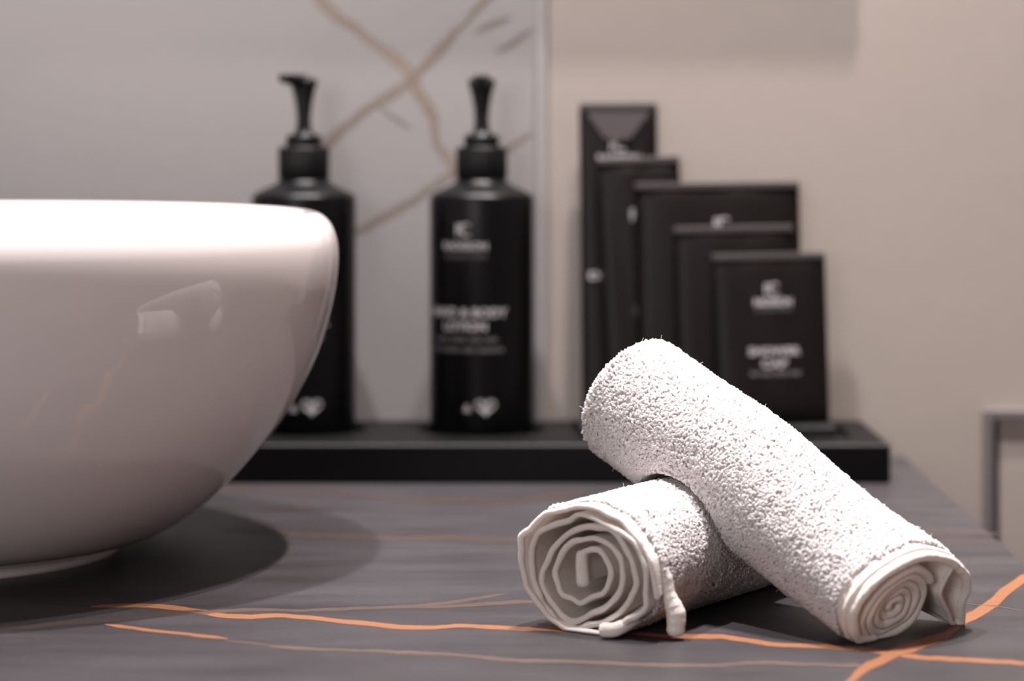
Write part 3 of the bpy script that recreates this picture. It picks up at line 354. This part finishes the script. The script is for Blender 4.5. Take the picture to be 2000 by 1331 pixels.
# ------------------------------------------------------------------ pump bottles
def wrap(pieces, R, a0):
    """lay flat lettering (x, y) on a cylinder; a0 = angle of its centre from the front, to the right"""
    out = []
    for v, f in pieces:
        th = v[:, 0]/R+a0; rr = R+.00004+v[:, 2]
        out.append((np.stack([rr*np.sin(th), -rr*np.cos(th), v[:, 1]], 1), f))
    return out
def pump_bottle(x, y, label, spout_dir, a0, title, sub):
    t = thing('pump_bottle', label, 'bottle', (x, y, .0182), 0, 'black pump bottles on the tray')
    R = .0304
    pr = [(.0001, 0), (.027, 0), (.0290, .0006), (.0300, .002), (R, .004), (R, .03), (R, .07), (R, .11), (R, .1385), (.0300, .1402), (.0293, .1414), (.0278, .1424), (.0235, .1445), (.018, .1470), (.0150, .1490), (.0138, .151), (.0135, .156)]
    lathe_obj('bottle_body', pr, M['bottle'], t, 128)
    lathe_obj('collar', [(.012, .1502), (.0142, .1502), (.0148, .1510), (.0148, .1684), (.0143, .1694), (.009, .1695)], M['pump'], t, 180, (.1505, .1685, 30, .00025))
    c2 = lathe_obj('neck_ring', [(.006, .1692), (.0098, .1692), (.0104, .1698), (.0104, .1752), (.0098, .1764), (.0045, .1768)], M['pump'], t, 64)
    head = thing_part = None
    stem = [(.0066, .1766), (.0056, .1778), (.0044, .1800), (.0041, .186), (.0046, .192), (.0055, .1975), (.0068, .2030), (.0078, .2062), (.0080, .2080), (.0074, .2094), (.0001, .2098)]
    lathe_obj('pump_head', stem, M['pump'], t, 48)
    dx, dy = spout_dir; n = 14; u = np.linspace(0, 1, n)
    L_ = .021
    P = np.stack([dx*L_*u, dy*L_*u, .2058+.0040*np.sin(u*PI*.60)], 1)
    V, F = tube(P, .0058*(1-u)+.0032*u, 16); V[:, 2] = np.clip(V[:, 2], .2015+.0, .2118)
    link('spout', np_mesh(V, F), M['pump'], t, None, True)
    z = lambda py: EYE-(py-260)/3390-.0182
    pcs = [('emblem', move(emblem_geo(.0045), 0, z(449))), ('lettering', move(text_geo('RADISSON', .0275, .0062, .00012), 0, z(481))),
           ('lettering', move(text_geo(title[0], title[1], .0072, .00022), 0, z(title[2])))]
    if len(title) > 3: pcs.append(('lettering', move(text_geo(title[3], title[4], .0072, .00022), 0, z(title[5]))))
    pcs += [('heart_mark', move(heart_geo(.0125, .0100), .0128, z(797))), ('lettering', move(text_geo('&', .0042, .0062, .00015), .0022, z(798)))]
    for nm, g in pcs: link(nm, pieces_mesh(wrap([g], R, a0)), M['print'], t)
    dim = [move(text_geo('COLLECTION', .0265, .0034), 0, z(501))]
    for yy, hw, ws in sub: dim.append(move(bars_geo(-hw, hw, .0026, ws), 0, z(yy)))
    for g in dim: link('small_print', pieces_mesh(wrap([g], R, a0)), M['print_dim'], t)
    return t
pump_bottle(BX[1][0], BX[1][1], 'black hand and body lotion pump bottle in full view mid tray', (0, -1), math.radians(-19.3),
            ('HAND & BODY', .052, 611, 'LOTION', .027, 638), [(664, .020, [4, 4, 3, 3]), (684, .024, [3, 5, 3, 6])])
pump_bottle(BX[0][0], BX[0][1], 'black pump bottle half hidden behind the white basin', (-.50, -.866), math.radians(-10.7),
            ('SHOWER GEL', .0455, 628), [(660, .020, [4, 4, 3, 3])])

# ------------------------------------------------------------------ amenity packets
bm = bmesh.new(); box(bm, .040, .190, 1.494, 1.5425, .0183, .0240, .001)
pb = link('packet_stand', bm_mesh(bm), M['recess']); tag(pb, 'low black stand in the tray recess under the packets', 'stand')
def packet(x0, x1, ztop, yb, label, tilt, lean, prints, dims, flap=False, seal=True, xb=None, thick=.0022):
    wd = x1-x0; zb = .0241; h = (ztop-zb)/math.cos(lean)
    t = bpy.data.objects.new('amenity_packet', None); COL.objects.link(t); t.empty_display_size = .02
    tag(t, label, 'packet', 'black amenity packets standing on the tray')
    # local frame: x across, z up, y back; rotate tilt about y, lean about x
    Rm = Matrix.Rotation(-tilt, 4, 'Y') @ Matrix.Rotation(-lean, 4, 'X')
    # keep the given top-left / top-right where they are
    top = Rm @ Vector((0, 0, h)); cx_ = (x0+x1)/2
    t.matrix_world = Matrix.Translation((cx_-top.x, yb, zb+abs(math.sin(tilt))*wd/2)) @ Rm
    nx, nz = 14, 18; V = []
    us = np.linspace(-1, 1, nx); ws = np.linspace(0, 1, nz)
    def surf(sgn):
        P = np.zeros((nz, nx, 3))
        for j, v_ in enumerate(ws):
            for i, u_ in enumerate(us):
                puff = ((1-u_**4)*(1-(2*v_-1)**6))**.5*thick*.75
                P[j, i] = (u_*wd/2, sgn*(.0004+puff)+.0002*math.sin(7*u_+5*v_+wd*300), v_*h)
        return P
    V, F = join([grid_mesh(surf(-1)), grid_mesh(surf(1)), ])
    a = nx*nz; ed = []
    ring = [i for i in range(nx)]+[nx*j+nx-1 for j in range(1, nz)]+[nx*(nz-1)+i for i in range(nx-2, -1, -1)]+[nx*j for j in range(nz-2, 0, -1)]
    for i in range(len(ring)): p, q_ = ring[i], ring[(i+1) % len(ring)]; ed.append([p, p+a, q_+a, q_])
    V, F = V, np.vstack([F, np.array(ed)])
    bm = bmesh.new(); me = np_mesh(V, F); bm.from_mesh(me); bmesh.ops.recalc_face_normals(bm, faces=bm.faces); bm.to_mesh(me); bm.free()
    link('pouch', me, M['packet'], t, None, True)
    if seal:
        bm = bmesh.new(); box(bm, -wd/2+.0004, wd/2-.0004, -.0019, .0014, h-.0035, h+.0004, .0006); link('top_fold', bm_mesh(bm), M['packet_edge'], t)
    if flap:
        fv = [(-wd/2+.001, -.0010, h-.0005), (wd/2-.001, -.0010, h-.0005), (wd/2*.30, -.0033, h-.021), (-wd/2*.35, -.0033, h-.021)]
        fv += [(x_, y_+.0006, z_) for x_, y_, z_ in fv]
        me = bpy.data.meshes.new('flap'); me.from_pydata(fv, [], [[0, 1, 2, 3], [7, 6, 5, 4], [0, 4, 5, 1], [1, 5, 6, 2], [2, 6, 7, 3], [3, 7, 4, 0]]); me.update()
        link('flap', me, M['packet_edge'], t)
    fy = -(.0006+thick*.80)
    def put(pieces): return [(np.stack([v[:, 0], fy-.0001-v[:, 2], v[:, 1]], 1), f) for v, f in pieces]
    def zz(py): return h-(py)*1.0
    for k_, (g, dx, dz) in enumerate(prints): link('emblem' if g[0].shape[0] == embn else 'lettering', pieces_mesh(put([move(g, dx, zz(dz))])), M['print'], t)
    for g, dx, dz in dims: link('small_print', pieces_mesh(put([move(g, dx, zz(dz))])), M['print_dim'], t)
    return t
px = 1/3290.
embn = emblem_geo(.005)[0].shape[0]
TX = lambda s, w_, sz=.0062: text_geo(s, w_*px, sz, .00018)
packet(.0404, .0873, .2130, 1.531, 'tallest and rearmost slim black packet with a pointed flap', .008, .055,
       [(emblem_geo(.0048), 0.000, 80*px), (TX('RADISSON', 84), 0.000, 108*px), (TX('DENTAL', 122), .0, 339*px), (TX('KIT', 48), .0, 358*px)], [(text_geo('COLLECTION', 80*px, .0034), 0, 125*px)], flap=True)
packet(.0512, .1002, .1800, 1.525, 'slim black packet just in front of the tallest one', .035, .055,
       [(emblem_geo(.0047), -.001, 112*px)], [(bars_geo(-.006, .006, .005, [2, 2, 2]), .000, 300*px)])
packet(.0731, .1711, .1653, 1.5185, 'widest black packet, in the middle of the row', .012, .055,
       [(emblem_geo(.0047), .003, 80*px)], [(bars_geo(-.022, .022, .004, [3, 2, 4]), .0, 280*px)])
packet(.0955, .1668, .1395, 1.512, 'black packet directly behind the smallest front packet', .02, .055,
       [(TX('VANITY', 94), .002, 238*px), (TX('SET', 88, .005), .002, 258*px)], [])
packet(.1175, .1846, .1235, 1.5055, 'smallest front black packet printed shower cap', .022, .055,
       [(emblem_geo(.0044), .0020, 68*px), (TX('RADISSON', 73), .0020, 93*px), (TX('SHOWER', 100), .0020, 188*px), (TX('CAP', 50), .0020, 212*px)],
       [(text_geo('COLLECTION', 70*px, .0032), .0020, 108*px), (bars_geo(-49*px, 49*px, .0025, [3, 4, 5, 4]), .0025, 231*px)])

# ------------------------------------------------------------------ rolled towels
def unit(v): v = np.asarray(v, float); return v/np.linalg.norm(v)
def fnoise(seed, n, step):
    """smooth 1-d noise of length n"""
    r = np.random.RandomState(seed); k = max(4, int(n/step)+3)
    return np.interp(np.linspace(0, k-1, n), np.arange(k), r.randn(k))
def noise3(P, freq, seed):
    """cheap smooth 3-d noise: a sum of random sines"""
    r = np.random.RandomState(seed); o = np.zeros(len(P))
    for i in range(14):
        d = unit(r.randn(3))*freq*(.6+.9*r.rand()); o += np.sin(P@d+r.rand()*6.28)
    return o/14**.5
def grid_normals(P):
    du = np.gradient(P, axis=0); dv = np.gradient(P, axis=1); n = np.cross(du, dv)
    return n/(np.linalg.norm(n, axis=2)[..., None]+1e-12)
def sheet(outer, inner):
    """closed cloth sheet between two (M,N,3) grids"""
    V1, F1 = grid_mesh(outer); V2, F2 = grid_mesh(inner); m_, n_ = outer.shape[:2]; a = m_*n_
    idx = np.arange(a).reshape(m_, n_)
    ring = list(idx[0, :])+list(idx[1:, -1])+list(idx[-1, -2::-1])+list(idx[-2:0:-1, 0])
    R = np.array(ring); S = np.roll(R, -1)
    return np.vstack([V1, V2]), np.vstack([F1, F2[:, ::-1]+a, np.stack([R, R+a, S+a, S], 1)])
def pile_mesh(grids, density, hfun, seed, rad=.00034, keep=None, lean=None):
    """terry loops rooted on (M,N,3) surface grids with outward normals"""
    r = np.random.RandomState(seed); Ps = []; Ns = []
    for G, N in grids:
        a = G[:-1, :-1]; b = G[:-1, 1:]; c = G[1:, 1:]; d = G[1:, :-1]
        area = np.linalg.norm(np.cross(c-a, d-b), axis=2)/2
        cnt = r.poisson(area.ravel()*density)
        k = np.repeat(np.arange(cnt.size), cnt); u = r.rand(len(k), 1); v = r.rand(len(k), 1)
        A, B, C_, D_ = [x.reshape(-1, 3)[k] for x in (a, b, c, d)]
        Ps.append((A*(1-u)+B*u)*(1-v)+(D_*(1-u)+C_*u)*v)
        NA, NB, NC, ND = [x.reshape(-1, 3)[k] for x in (N[:-1, :-1], N[:-1, 1:], N[1:, 1:], N[1:, :-1])]
        Ns.append((NA*(1-u)+NB*u)*(1-v)+(ND*(1-u)+NC*u)*v)
    P = np.vstack(Ps); N = np.vstack(Ns); N /= np.linalg.norm(N, axis=1)[:, None]+1e-12
    if keep is not None: k = keep(P); P, N = P[k], N[k]
    n = len(P)
    # direction each loop leans: smooth matted flow plus scatter
    T = np.stack([noise3(P, 420, seed+1), noise3(P, 420, seed+2), noise3(P, 420, seed+3)], 1)+r.randn(n, 3)*.75
    if lean is not None: T += lean
    T -= N*(T*N).sum(1)[:, None]; T /= np.linalg.norm(T, axis=1)[:, None]+1e-9
    B = np.cross(N, T)
    h = hfun(P)*(.75+.5*r.rand(n))*(1+.16*noise3(P, 700, seed+5)); h = h[:, None]
    l = h*(.45+.5*r.rand(n, 1))*np.clip(1.35-(h-.0013)/.0018, .35, 1); sw = (r.rand(n, 1)-.5)*h*.9
    prof = [(-.2, 0, 0, .7), (.38, .10, .15, .95), (.80, .34, .5, 1.08), (1.0, .72, .9, 1.1), (.84, 1.12, 1.25, 1.0), (.50, 1.32, 1.4, .6)]
    rings = []; cs = np.array([P+N*h*a+T*l*b+B*sw*c for a, b, c, _ in prof])
    tang = np.gradient(cs, axis=0); tang /= np.linalg.norm(tang, axis=2)[..., None]+1e-12
    rr = rad*(.75+.5*r.rand(n, 1)); K = 5; nrm = []
    for i, (_, _, _, s) in enumerate(prof):
        X = B-tang[i]*(B*tang[i]).sum(1)[:, None]; X /= np.linalg.norm(X, axis=1)[:, None]+1e-9; Y = np.cross(tang[i], X)
        for q_ in range(K):
            a = 2*PI*q_/K+i*.5; D_ = X*math.cos(a)+Y*math.sin(a); nrm.append(D_); rings.append(cs[i]+D_*rr*s)
    R = np.array(rings).transpose(1, 0, 2)           # n, rings*K, 3
    m_ = len(prof); tmpl = []
    for i in range(m_-1):
        for q_ in range(K): a = i*K+q_; b = i*K+(q_+1) % K; tmpl.append([a, b, b+K, a+K])
    e = (m_-1)*K; tmpl.append([e, e+1, e+2, e+3]); tmpl.append([e, e+3, e+4, e+4])
    tmpl = np.array(tmpl[:-1]); V = R.reshape(-1, 3); V[:, 2] = np.maximum(V[:, 2], .00035)
    F = (tmpl[None]+(np.arange(n)*m_*K)[:, None, None]).reshape(-1, 4)
    NR = np.array(nrm).transpose(1, 0, 2); NR = (NR*.7+N[:, None, :]*.45).reshape(-1, 3); NR /= np.linalg.norm(NR, axis=1)[:, None]+1e-9
    return V, F, NR
def pile_obj(V, F, NR, parent):
    me = np_mesh(V, F); o = link('terry_pile', me, M['pile'], parent, None, True)
    me.normals_split_custom_set_from_vertices(NR.astype(np.float32).tolist()); return o
def fluff(grids_P, grids_N, count, seed, L0=.0035):
    """a few loose thread ends"""
    r = np.random.RandomState(seed); P = grids_P.reshape(-1, 3); N = grids_N.reshape(-1, 3); k = r.randint(0, len(P), count); parts = []
    for i in k:
        d = unit(N[i]+r.randn(3)*.6); e = unit(r.randn(3)); L_ = L0*(.6+r.rand())
        pts = np.array([P[i]+d*L_*u+e*L_*.4*u*u for u in np.linspace(0, 1, 5)]); pts[:, 2] = np.maximum(pts[:, 2], .0004)
        parts.append(tube(pts, .00007, 4))
    return join(parts)

# ---- lower towel: its rolled end faces the camera
LC = np.array([.030, 1.000, .0263]); LA = unit([.55, .835, 0]); LE1 = unit(np.cross(LA, [0, 0, 1])); LE2 = np.cross(LE1, LA)
LSEC = np.array([(-.0041,-.0068),(-.0046,-.0015),(-.0047,.0034),(-.0009,.0065),(.0041,.0058),(.0079,.0024),(.0089,-.0034),(.0060,-.0091),(.0003,-.0123),(-.0047,-.0153),(-.0086,-.0132),(-.0137,-.0116),(-.0163,-.0058),(-.0150,.0003),(-.0112,.0061),(-.0054,.0099),(.0016,.0107),(.0086,.0089),(.0136,.0045),(.0158,-.0017),(.0142,-.0077),(.0092,-.0131),(.0029,-.0175),(-.0073,-.0218),(-.0150,-.0188),(-.0199,-.0144),(-.0218,-.0085),(-.0205,-.0024),(-.0157,.0062),(-.0092,.0122),(.0003,.0154),(.0092,.0144),(.0161,.0096),(.0204,.0025),(.0211,-.0049),(.0186,-.0116),(.0117,-.0177),(.0029,-.0224),(-.0067,-.0247),(-.0150,-.0223),(-.0218,-.0168),(-.0264,-.0095),(-.0284,-.0020),(-.0277,.0052),(-.0228,.0116),(-.0163,.0149),(-.0099,.0163),(-.0047,.0197),(.0029,.0187),(.0130,.0158),(.0204,.0100),(.0248,.0018),(.0260,-.0071),(.0248,-.0147),(.0192,-.0196),(.0104,-.0234),(.0003,-.0267),(-.0086,-.0260),(-.0170,-.0225),(-.0235,-.0172),(-.0280,-.0097),(-.0307,-.0012),(-.0308,.0065),(-.0274,.0129),(-.0196,.0187),(-.0079,.0224),(.0029,.0225),(.0130,.0195),(.0217,.0133),(.0272,.0053),(.0297,-.0030),(.0303,-.0093)])
if np.cross(LE1, LA)[2] < 0: LE2 = -LE2
def place_section(S, C, e1, e2, a, ax):
    """S (N,2), ax (N,) axial offset"""
    return C+S[:, :1]*e1+S[:, 1:]*e2+np.asarray(ax).reshape(-1, 1)*a
def offset2(S, d):
    T = np.gradient(S, axis=0); T /= np.linalg.norm(T, axis=1)[:, None]+1e-12
    return S+np.stack([-T[:, 1], T[:, 0]], 1)*np.reshape(d, (-1, 1))
def rolled(S, C, e1, e2, a, length, edge, th, stations, sgn, squash=None):
    N_ = len(S); seg = np.r_[0, np.cumsum(np.linalg.norm(np.diff(S, axis=0), axis=1))]
    out = []; inn = []; mid = []
    w1 = fnoise(5, N_, 9)*.0005; w2 = fnoise(6, N_, 14)*.0006
    for t_ in stations:
        k = min(1, t_/.05); d = offset2(S, w1*k)
        if squash is not None: d = squash(d, t_)
        ax = edge*max(0, 1-t_/.012)+t_
        out.append(place_section(offset2(d, sgn*th/2), C, e1, e2, a, ax)); inn.append(place_section(offset2(d, -sgn*th/2), C, e1, e2, a, ax)); mid.append(place_section(d, C, e1, e2, a, ax))
    return np.array(out), np.array(inn), np.array(mid)
NS = 620
S = catmull(LSEC, NS); S = offset2(S, fnoise(21, NS, 5.5)*.00046)
edge = fnoise(31, NS, 16)*.0007+fnoise(32, NS, 60)*.0008
tt = np.linspace(0, 1, NS); edge += .0025*(1-tt)**2          # core sits slightly deeper
def lsquash(d, t_):
    # towards the far end the roll relaxes to a round bundle
    k = min(1, t_/.05); r_ = np.linalg.norm(d, axis=1); m_ = np.clip((r_-.018)/.008, 0, 1)*k
    tgt = .0250; dd = d*(1+(m_*(tgt/np.maximum(r_, 1e-6)-1)*.9))[:, None]
    dd[:, 1] -= 0; return dd
stations = np.r_[0, .0012, .003, .006, .010, .015, np.linspace(.022, .15, 22)]
# sign so that 'out' is the outward side of the outer turn
o_, i_, m_ = rolled(S, LC, LE1, LE2, LA, .15, edge, .0018, stations, 1, lsquash)
cen = LC+np.array([0, 0, 0])
if np.linalg.norm((o_[0, -40:]-cen), axis=1).mean() < np.linalg.norm((i_[0, -40:]-cen), axis=1).mean(): o_, i_ = i_, o_
for g in (o_, i_, m_): g[..., 2] = np.maximum(g[..., 2], .0006)
V, F = sheet(o_, i_)
low = link('rolled_towel', np_mesh(V, F), M['cloth'], None, None, True)
tag(low, 'lower white rolled terry washcloth lying flat, its spiral end facing the camera', 'towel', 'rolled white washcloths')
# rounded hem along the rolled edge
hr = .00128*(1+.10*fnoise(41, NS, 5))
hm = m_[0]-LA*.0003
V, F = tube(hm, hr, 10)
V[:, 2] = np.maximum(V[:, 2], .0004)
link('hem', np_mesh(V, F), M['cloth'], low, None, True)
# tucked core of the roll
P = np.array([LC+LE1*x_+LE2*z_+LA*.0022 for x_, z_ in [(-.0040, -.0070), (-.0043, -.0030), (-.0046, .0008), (-.0044, .0040)]])
V, F = tube(catmull(P, 30), .0027*(1-.12*np.linspace(0, 1, 30)), 16)
link('tucked_core', np_mesh(V, F), M['cloth'], low, None, True)
# hem corner hanging at the right and a tucked fold under the roll
c1 = np.array([.0560, .992, .0290]); c2 = np.array([.0610, .9895, .0165]); c3 = np.array([.0632, .988, .0035])
P = catmull(np.array([c1, (c1+c2)/2+[.001, 0, .001], c2, (c2+c3)/2+[.0012, 0, 0], c3]), 60)
s = np.linspace(0, 1, 60)
V, F = tube(P, (.0024+.0013*np.clip(s*2.4-.9, 0, 1))*(1+.022*np.sin(s*52)+.05*np.sin(s*11)), 18)
link('hem_corner', np_mesh(V, F), M['cloth'], low, None, True)
P = catmull(np.array([(.0355, .9905, .0033), (.040, .990, .0036), (.046, .994, .0058), (.052, 1.0, .009)]), 40)
V, F = tube(P, .0029*(1-.2*np.linspace(0, 1, 40)), 16); V[:, 2] = np.maximum(V[:, 2], .0003)
link('hem_fold', np_mesh(V, F), M['cloth'], low, None, True)
# pile on the outermost turn and a little more
per = np.r_[0, np.cumsum(np.linalg.norm(np.diff(S, axis=0), axis=1))]; k0 = np.searchsorted(per, per[-1]-.205)
G = o_[3:, k0:]; Nn = grid_normals(G); cc = LC+((G-LC)@LA)[..., None]*LA
if ((G-cc)*Nn).sum() < 0: Nn = -Nn
radial = np.linalg.norm(G-cc, axis=2)
def lh(P): return np.full(len(P), .00125)
def lkeep(P):
    q_ = P-LC; ax = q_@LA; u_ = q_@LE1; v_ = q_@LE2
    return (np.hypot(u_, v_) > .0215)
V, F, NR = pile_mesh([(G, Nn)], 1.5e6, lh, 51, keep=lkeep, rad=.00047)
q_ = V-LC; ax = q_@LA; d_ = np.hypot(q_@LE1, q_[:, 2]); rm = .0340-.0050*np.clip(ax/.03, 0, 1)
k_ = np.minimum(1, rm/np.maximum(d_, 1e-6)); V = LC+ax[:, None]*LA+(q_-ax[:, None]*LA)*k_[:, None]; V[:, 2] = np.maximum(V[:, 2], .0004)
pile_obj(V, F, NR, low)
V, F = fluff(G[:14], Nn[:14], 110, 5, .0020)
q_ = V-LC; ax = q_@LA; rm = .0345; d_ = np.hypot(q_@LE1, q_[:, 2]); rm = np.where(ax > .03, .0289, .036); k_ = np.minimum(1, rm/np.maximum(d_, 1e-6)); V = LC+ax[:, None]*LA+(q_-ax[:, None]*LA)*k_[:, None]
link('loose_thread', np_mesh(V, F), M['pile'], low)['kind'] = 'stuff'

# ---- upper towel: leans across the lower one, open end at the right
P1 = np.array([.0545, 1.0992, .0792]); P0 = np.array([.1507, .985, .0200]); UA = unit(P0-P1); UL = np.linalg.norm(P0-P1)
UE1 = unit(np.cross(UA, [0, 0, 1])); UE2 = np.cross(UE1, UA)
if UE2[2] < 0: UE2 = -UE2
DISC = np.array([(.0086,-.0247),(.0163,-.0204),(.0216,-.0128),(.0206,-.0053),(.0164,.0017),(.0094,.0062),(.0018,.0093),(-.0042,.0095),(-.0116,.0063),(-.0164,.0020),(-.0189,-.0038),(-.0185,-.0116),(-.0158,-.0181),(-.0083,-.0221),(.0001,-.0237)])
OUT = np.array([(.0086,-.0247),(.0194,-.0199),(.0253,-.0123),(.0269,-.0040),(.0210,.0059),(.0090,.0124),(-.0048,.0153),(-.0197,.0130),(-.0290,.0087),(-.0364,.0032),(-.0401,-.0038),(-.0397,-.0103),(-.0428,-.0172),(-.0436,-.0221)])
FOLD = np.array([(-.0436,-.0221),(-.0400,-.0225),(-.0360,-.0200),(-.0325,-.0160),(-.0275,-.0110),(-.0225,-.0051),(-.0229,.0012),(-.0250,.0065),(-.0262,.0085)])
NO = 240; E = catmull(OUT, NO); s = np.linspace(0, 1, NO)
phi = np.radians(-71+360*s); CR = .0257
rows = []; inner = []
ts = np.r_[np.linspace(0, .9, 30), .93, .955, .975, .99, 1.0]
def relax(P):
    """the towel gives way where it rests on the lower roll and on the stone"""
    P = P.copy(); q_ = P-LC; ax = q_@LA; u_ = q_@LE1; v_ = q_[..., 2]; R_ = .0296
    d_ = np.maximum(np.hypot(u_, v_), 1e-6); f_ = np.where((d_ < R_) & (ax > -.004) & (ax < .158), R_/d_-1, 0)[..., None]
    P = P+(u_*1.0)[..., None]*f_*LE1+v_[..., None]*f_*np.array([0, 0, 1.])
    P[..., 2] = np.maximum(P[..., 2], .0008); return P
for t_ in ts:
    wv = np.clip((t_-.42)/.58, 0, 1); wv = wv*wv*(3-2*wv); wv = wv**1.15
    rr = CR*(1.03+.03*math.sin(t_*9)*(1-wv)); Cc = np.stack([rr*np.cos(phi), rr*np.sin(phi)], 1)
    if wv < 1e-6: D2 = Cc
    else: D2 = Cc*(1-wv)+E*wv
    th = .0030
    C = P1+(P0-P1)*t_
    cen2 = D2.mean(0)
    Tn = np.gradient(D2, axis=0); Tn /= np.linalg.norm(Tn, axis=1)[:, None]; Nr = np.stack([Tn[:, 1], -Tn[:, 0]], 1)
    if (Nr*(D2-cen2)).sum() < 0: Nr = -Nr
    rows.append(place_section(D2, C, UE1, UE2, UA, np.zeros(NO))); inner.append(place_section(D2-Nr*th, C, UE1, UE2, UA, np.zeros(NO)))
rows = np.array(rows); inner = np.array(inner)
# gentle dents
for g in (rows, inner):
    fl = g.reshape(-1, 3); fl += (noise3(fl, 90, 71)*.0006)[:, None]*np.array([0, 0, 1.]); g[:] = relax(fl).reshape(g.shape)
# rounded folded far end
cap = []
for u_ in np.linspace(1, 0, 16):
    sc_ = (1-min(u_, .999)**2.6)**(1/2.6)
    D2 = np.stack([CR*1.03*sc_*np.cos(phi), CR*1.03*sc_*np.sin(phi)], 1)
    cap.append(place_section(D2, P1, UE1, UE2, UA, np.full(NO, -.0065*u_)))
cap = np.array(cap); fl = cap.reshape(-1, 3); fl += (noise3(fl, 90, 71)*.0006)[:, None]*np.array([0, 0, 1.]); cap = relax(fl).reshape(cap.shape)
full = np.concatenate([cap[:-1], rows])
innf = np.concatenate([cap[:-1]*.97+.03*P1, inner])
V, F = sheet(full, innf)
up = link('rolled_towel', np_mesh(V, F), M['cloth'], None, None, True)
tag(up, 'upper white rolled terry washcloth leaning across the other roll, open end at the right', 'towel', 'rolled white washcloths')
hm = (rows[-1]+inner[-1])/2
V, F = tube(hm+UA*.0002, .00185*(1+.06*fnoise(43, NO, 5)), 12); V[:, 2] = np.maximum(V[:, 2], .0004)
link('hem', np_mesh(V, F), M['cloth'], up, None, True)
# second stitched ridge behind the hem
g = rows[-3]*.6+rows[-2]*.4
V, F = tube(g, .0011*(1+.1*fnoise(44, NO, 4)), 8); V[:, 2] = np.maximum(V[:, 2], .0004)
link('hem_seam', np_mesh(V, F), M['cloth'], up, None, True)
# folded-back flap
FS = catmull(FOLD, 80); fr = []; fi = []
for t_ in np.linspace(.80, 1.0, 10):
    k = (1-t_)/.2; D2 = FS*(1-.22*k); C = P1+(P0-P1)*t_
    fr.append(place_section(D2, C, UE1, UE2, UA, np.zeros(80))); fi.append(place_section(offset2(D2, .0014), C, UE1, UE2, UA, np.zeros(80)))
fr = np.array(fr); fi = np.array(fi)
for g in (fr, fi): g[..., 2] = np.maximum(g[..., 2], .0008)
V, F = sheet(fr, fi); link('folded_flap', np_mesh(V, F), M['cloth'], up, None, True)
V, F = tube((fr[-1]+fi[-1])/2, .0010, 8); V[:, 2] = np.maximum(V[:, 2], .0004); link('flap_hem', np_mesh(V, F), M['cloth'], up, None, True)
# inner roll: spiral of the same cloth
DC = catmull(DISC, 200, closed=True); dc = DC.mean(0); turns = 4.6; n = 620
ph = np.linspace(0, turns, n); idx = (ph*200) % 200
bx = np.interp(idx, np.arange(201), np.r_[DC[:, 0], DC[0, 0]]); by = np.interp(idx, np.arange(201), np.r_[DC[:, 1], DC[0, 1]])
sc_ = .07+(1-.07-.06)*(ph/turns)**.95
SP = np.stack([dc[0]+(bx-dc[0])*sc_, dc[1]+(by-dc[1])*sc_], 1)
edge2 = fnoise(61, n, 25)*.0005-.0022*(1-ph/turns)
so = []; si = []; sm = []
for t_ in (1.0, .99, .96, .9, .8, .7):
    C = P1+(P0-P1)*t_+UE1*0
    so.append(place_section(offset2(SP, .0017), C, UE1, UE2, UA, edge2)); si.append(place_section(offset2(SP, -.0017), C, UE1, UE2, UA, edge2)); sm.append(place_section(SP, C, UE1, UE2, UA, edge2))
so = np.array(so); si = np.array(si); sm = np.array(sm)
for g in (so, si, sm): g[..., 2] = np.maximum(g[..., 2], .0008)
V, F = sheet(so, si); link('inner_roll', np_mesh(V, F), M['cloth'], up, None, True)
V, F = tube(sm[0]-UA*.0006, .00175, 9); V[:, 2] = np.maximum(V[:, 2], .0004); link('inner_hem', np_mesh(V, F), M['cloth'], up, None, True)
# pile
G = full[:-3]; Nn = grid_normals(G); cc = P1+((G-P1)@UA)[..., None]*UA
if ((G-cc)*Nn).sum() < 0: Nn = -Nn
capn = G-P1; capn[..., :] += 0
for j in range(15):
    ww_ = 1-j/15; nn = G[j]-(P1+UA*.014); nn /= np.linalg.norm(nn, axis=1)[:, None]; Nn[j] = nn*min(1, ww_*1.6)+Nn[j]*(1-min(1, ww_*1.6))
    Nn[j] /= np.linalg.norm(Nn[j], axis=1)[:, None]
def uh(P):
    ax = (P-P1)@UA; return .00125+.0015*np.clip((-ax+.006)/.014, 0, 1)
V, F, NR = pile_mesh([(G, Nn)], 1.45e6, uh, 81, rad=.00047)
V = relax(V)
pile_obj(V, F, NR, up)
V, F = fluff(G, Nn, 260, 9, .0026); V = relax(V)
link('loose_thread', np_mesh(V, F), M['pile'], up)['kind'] = 'stuff'
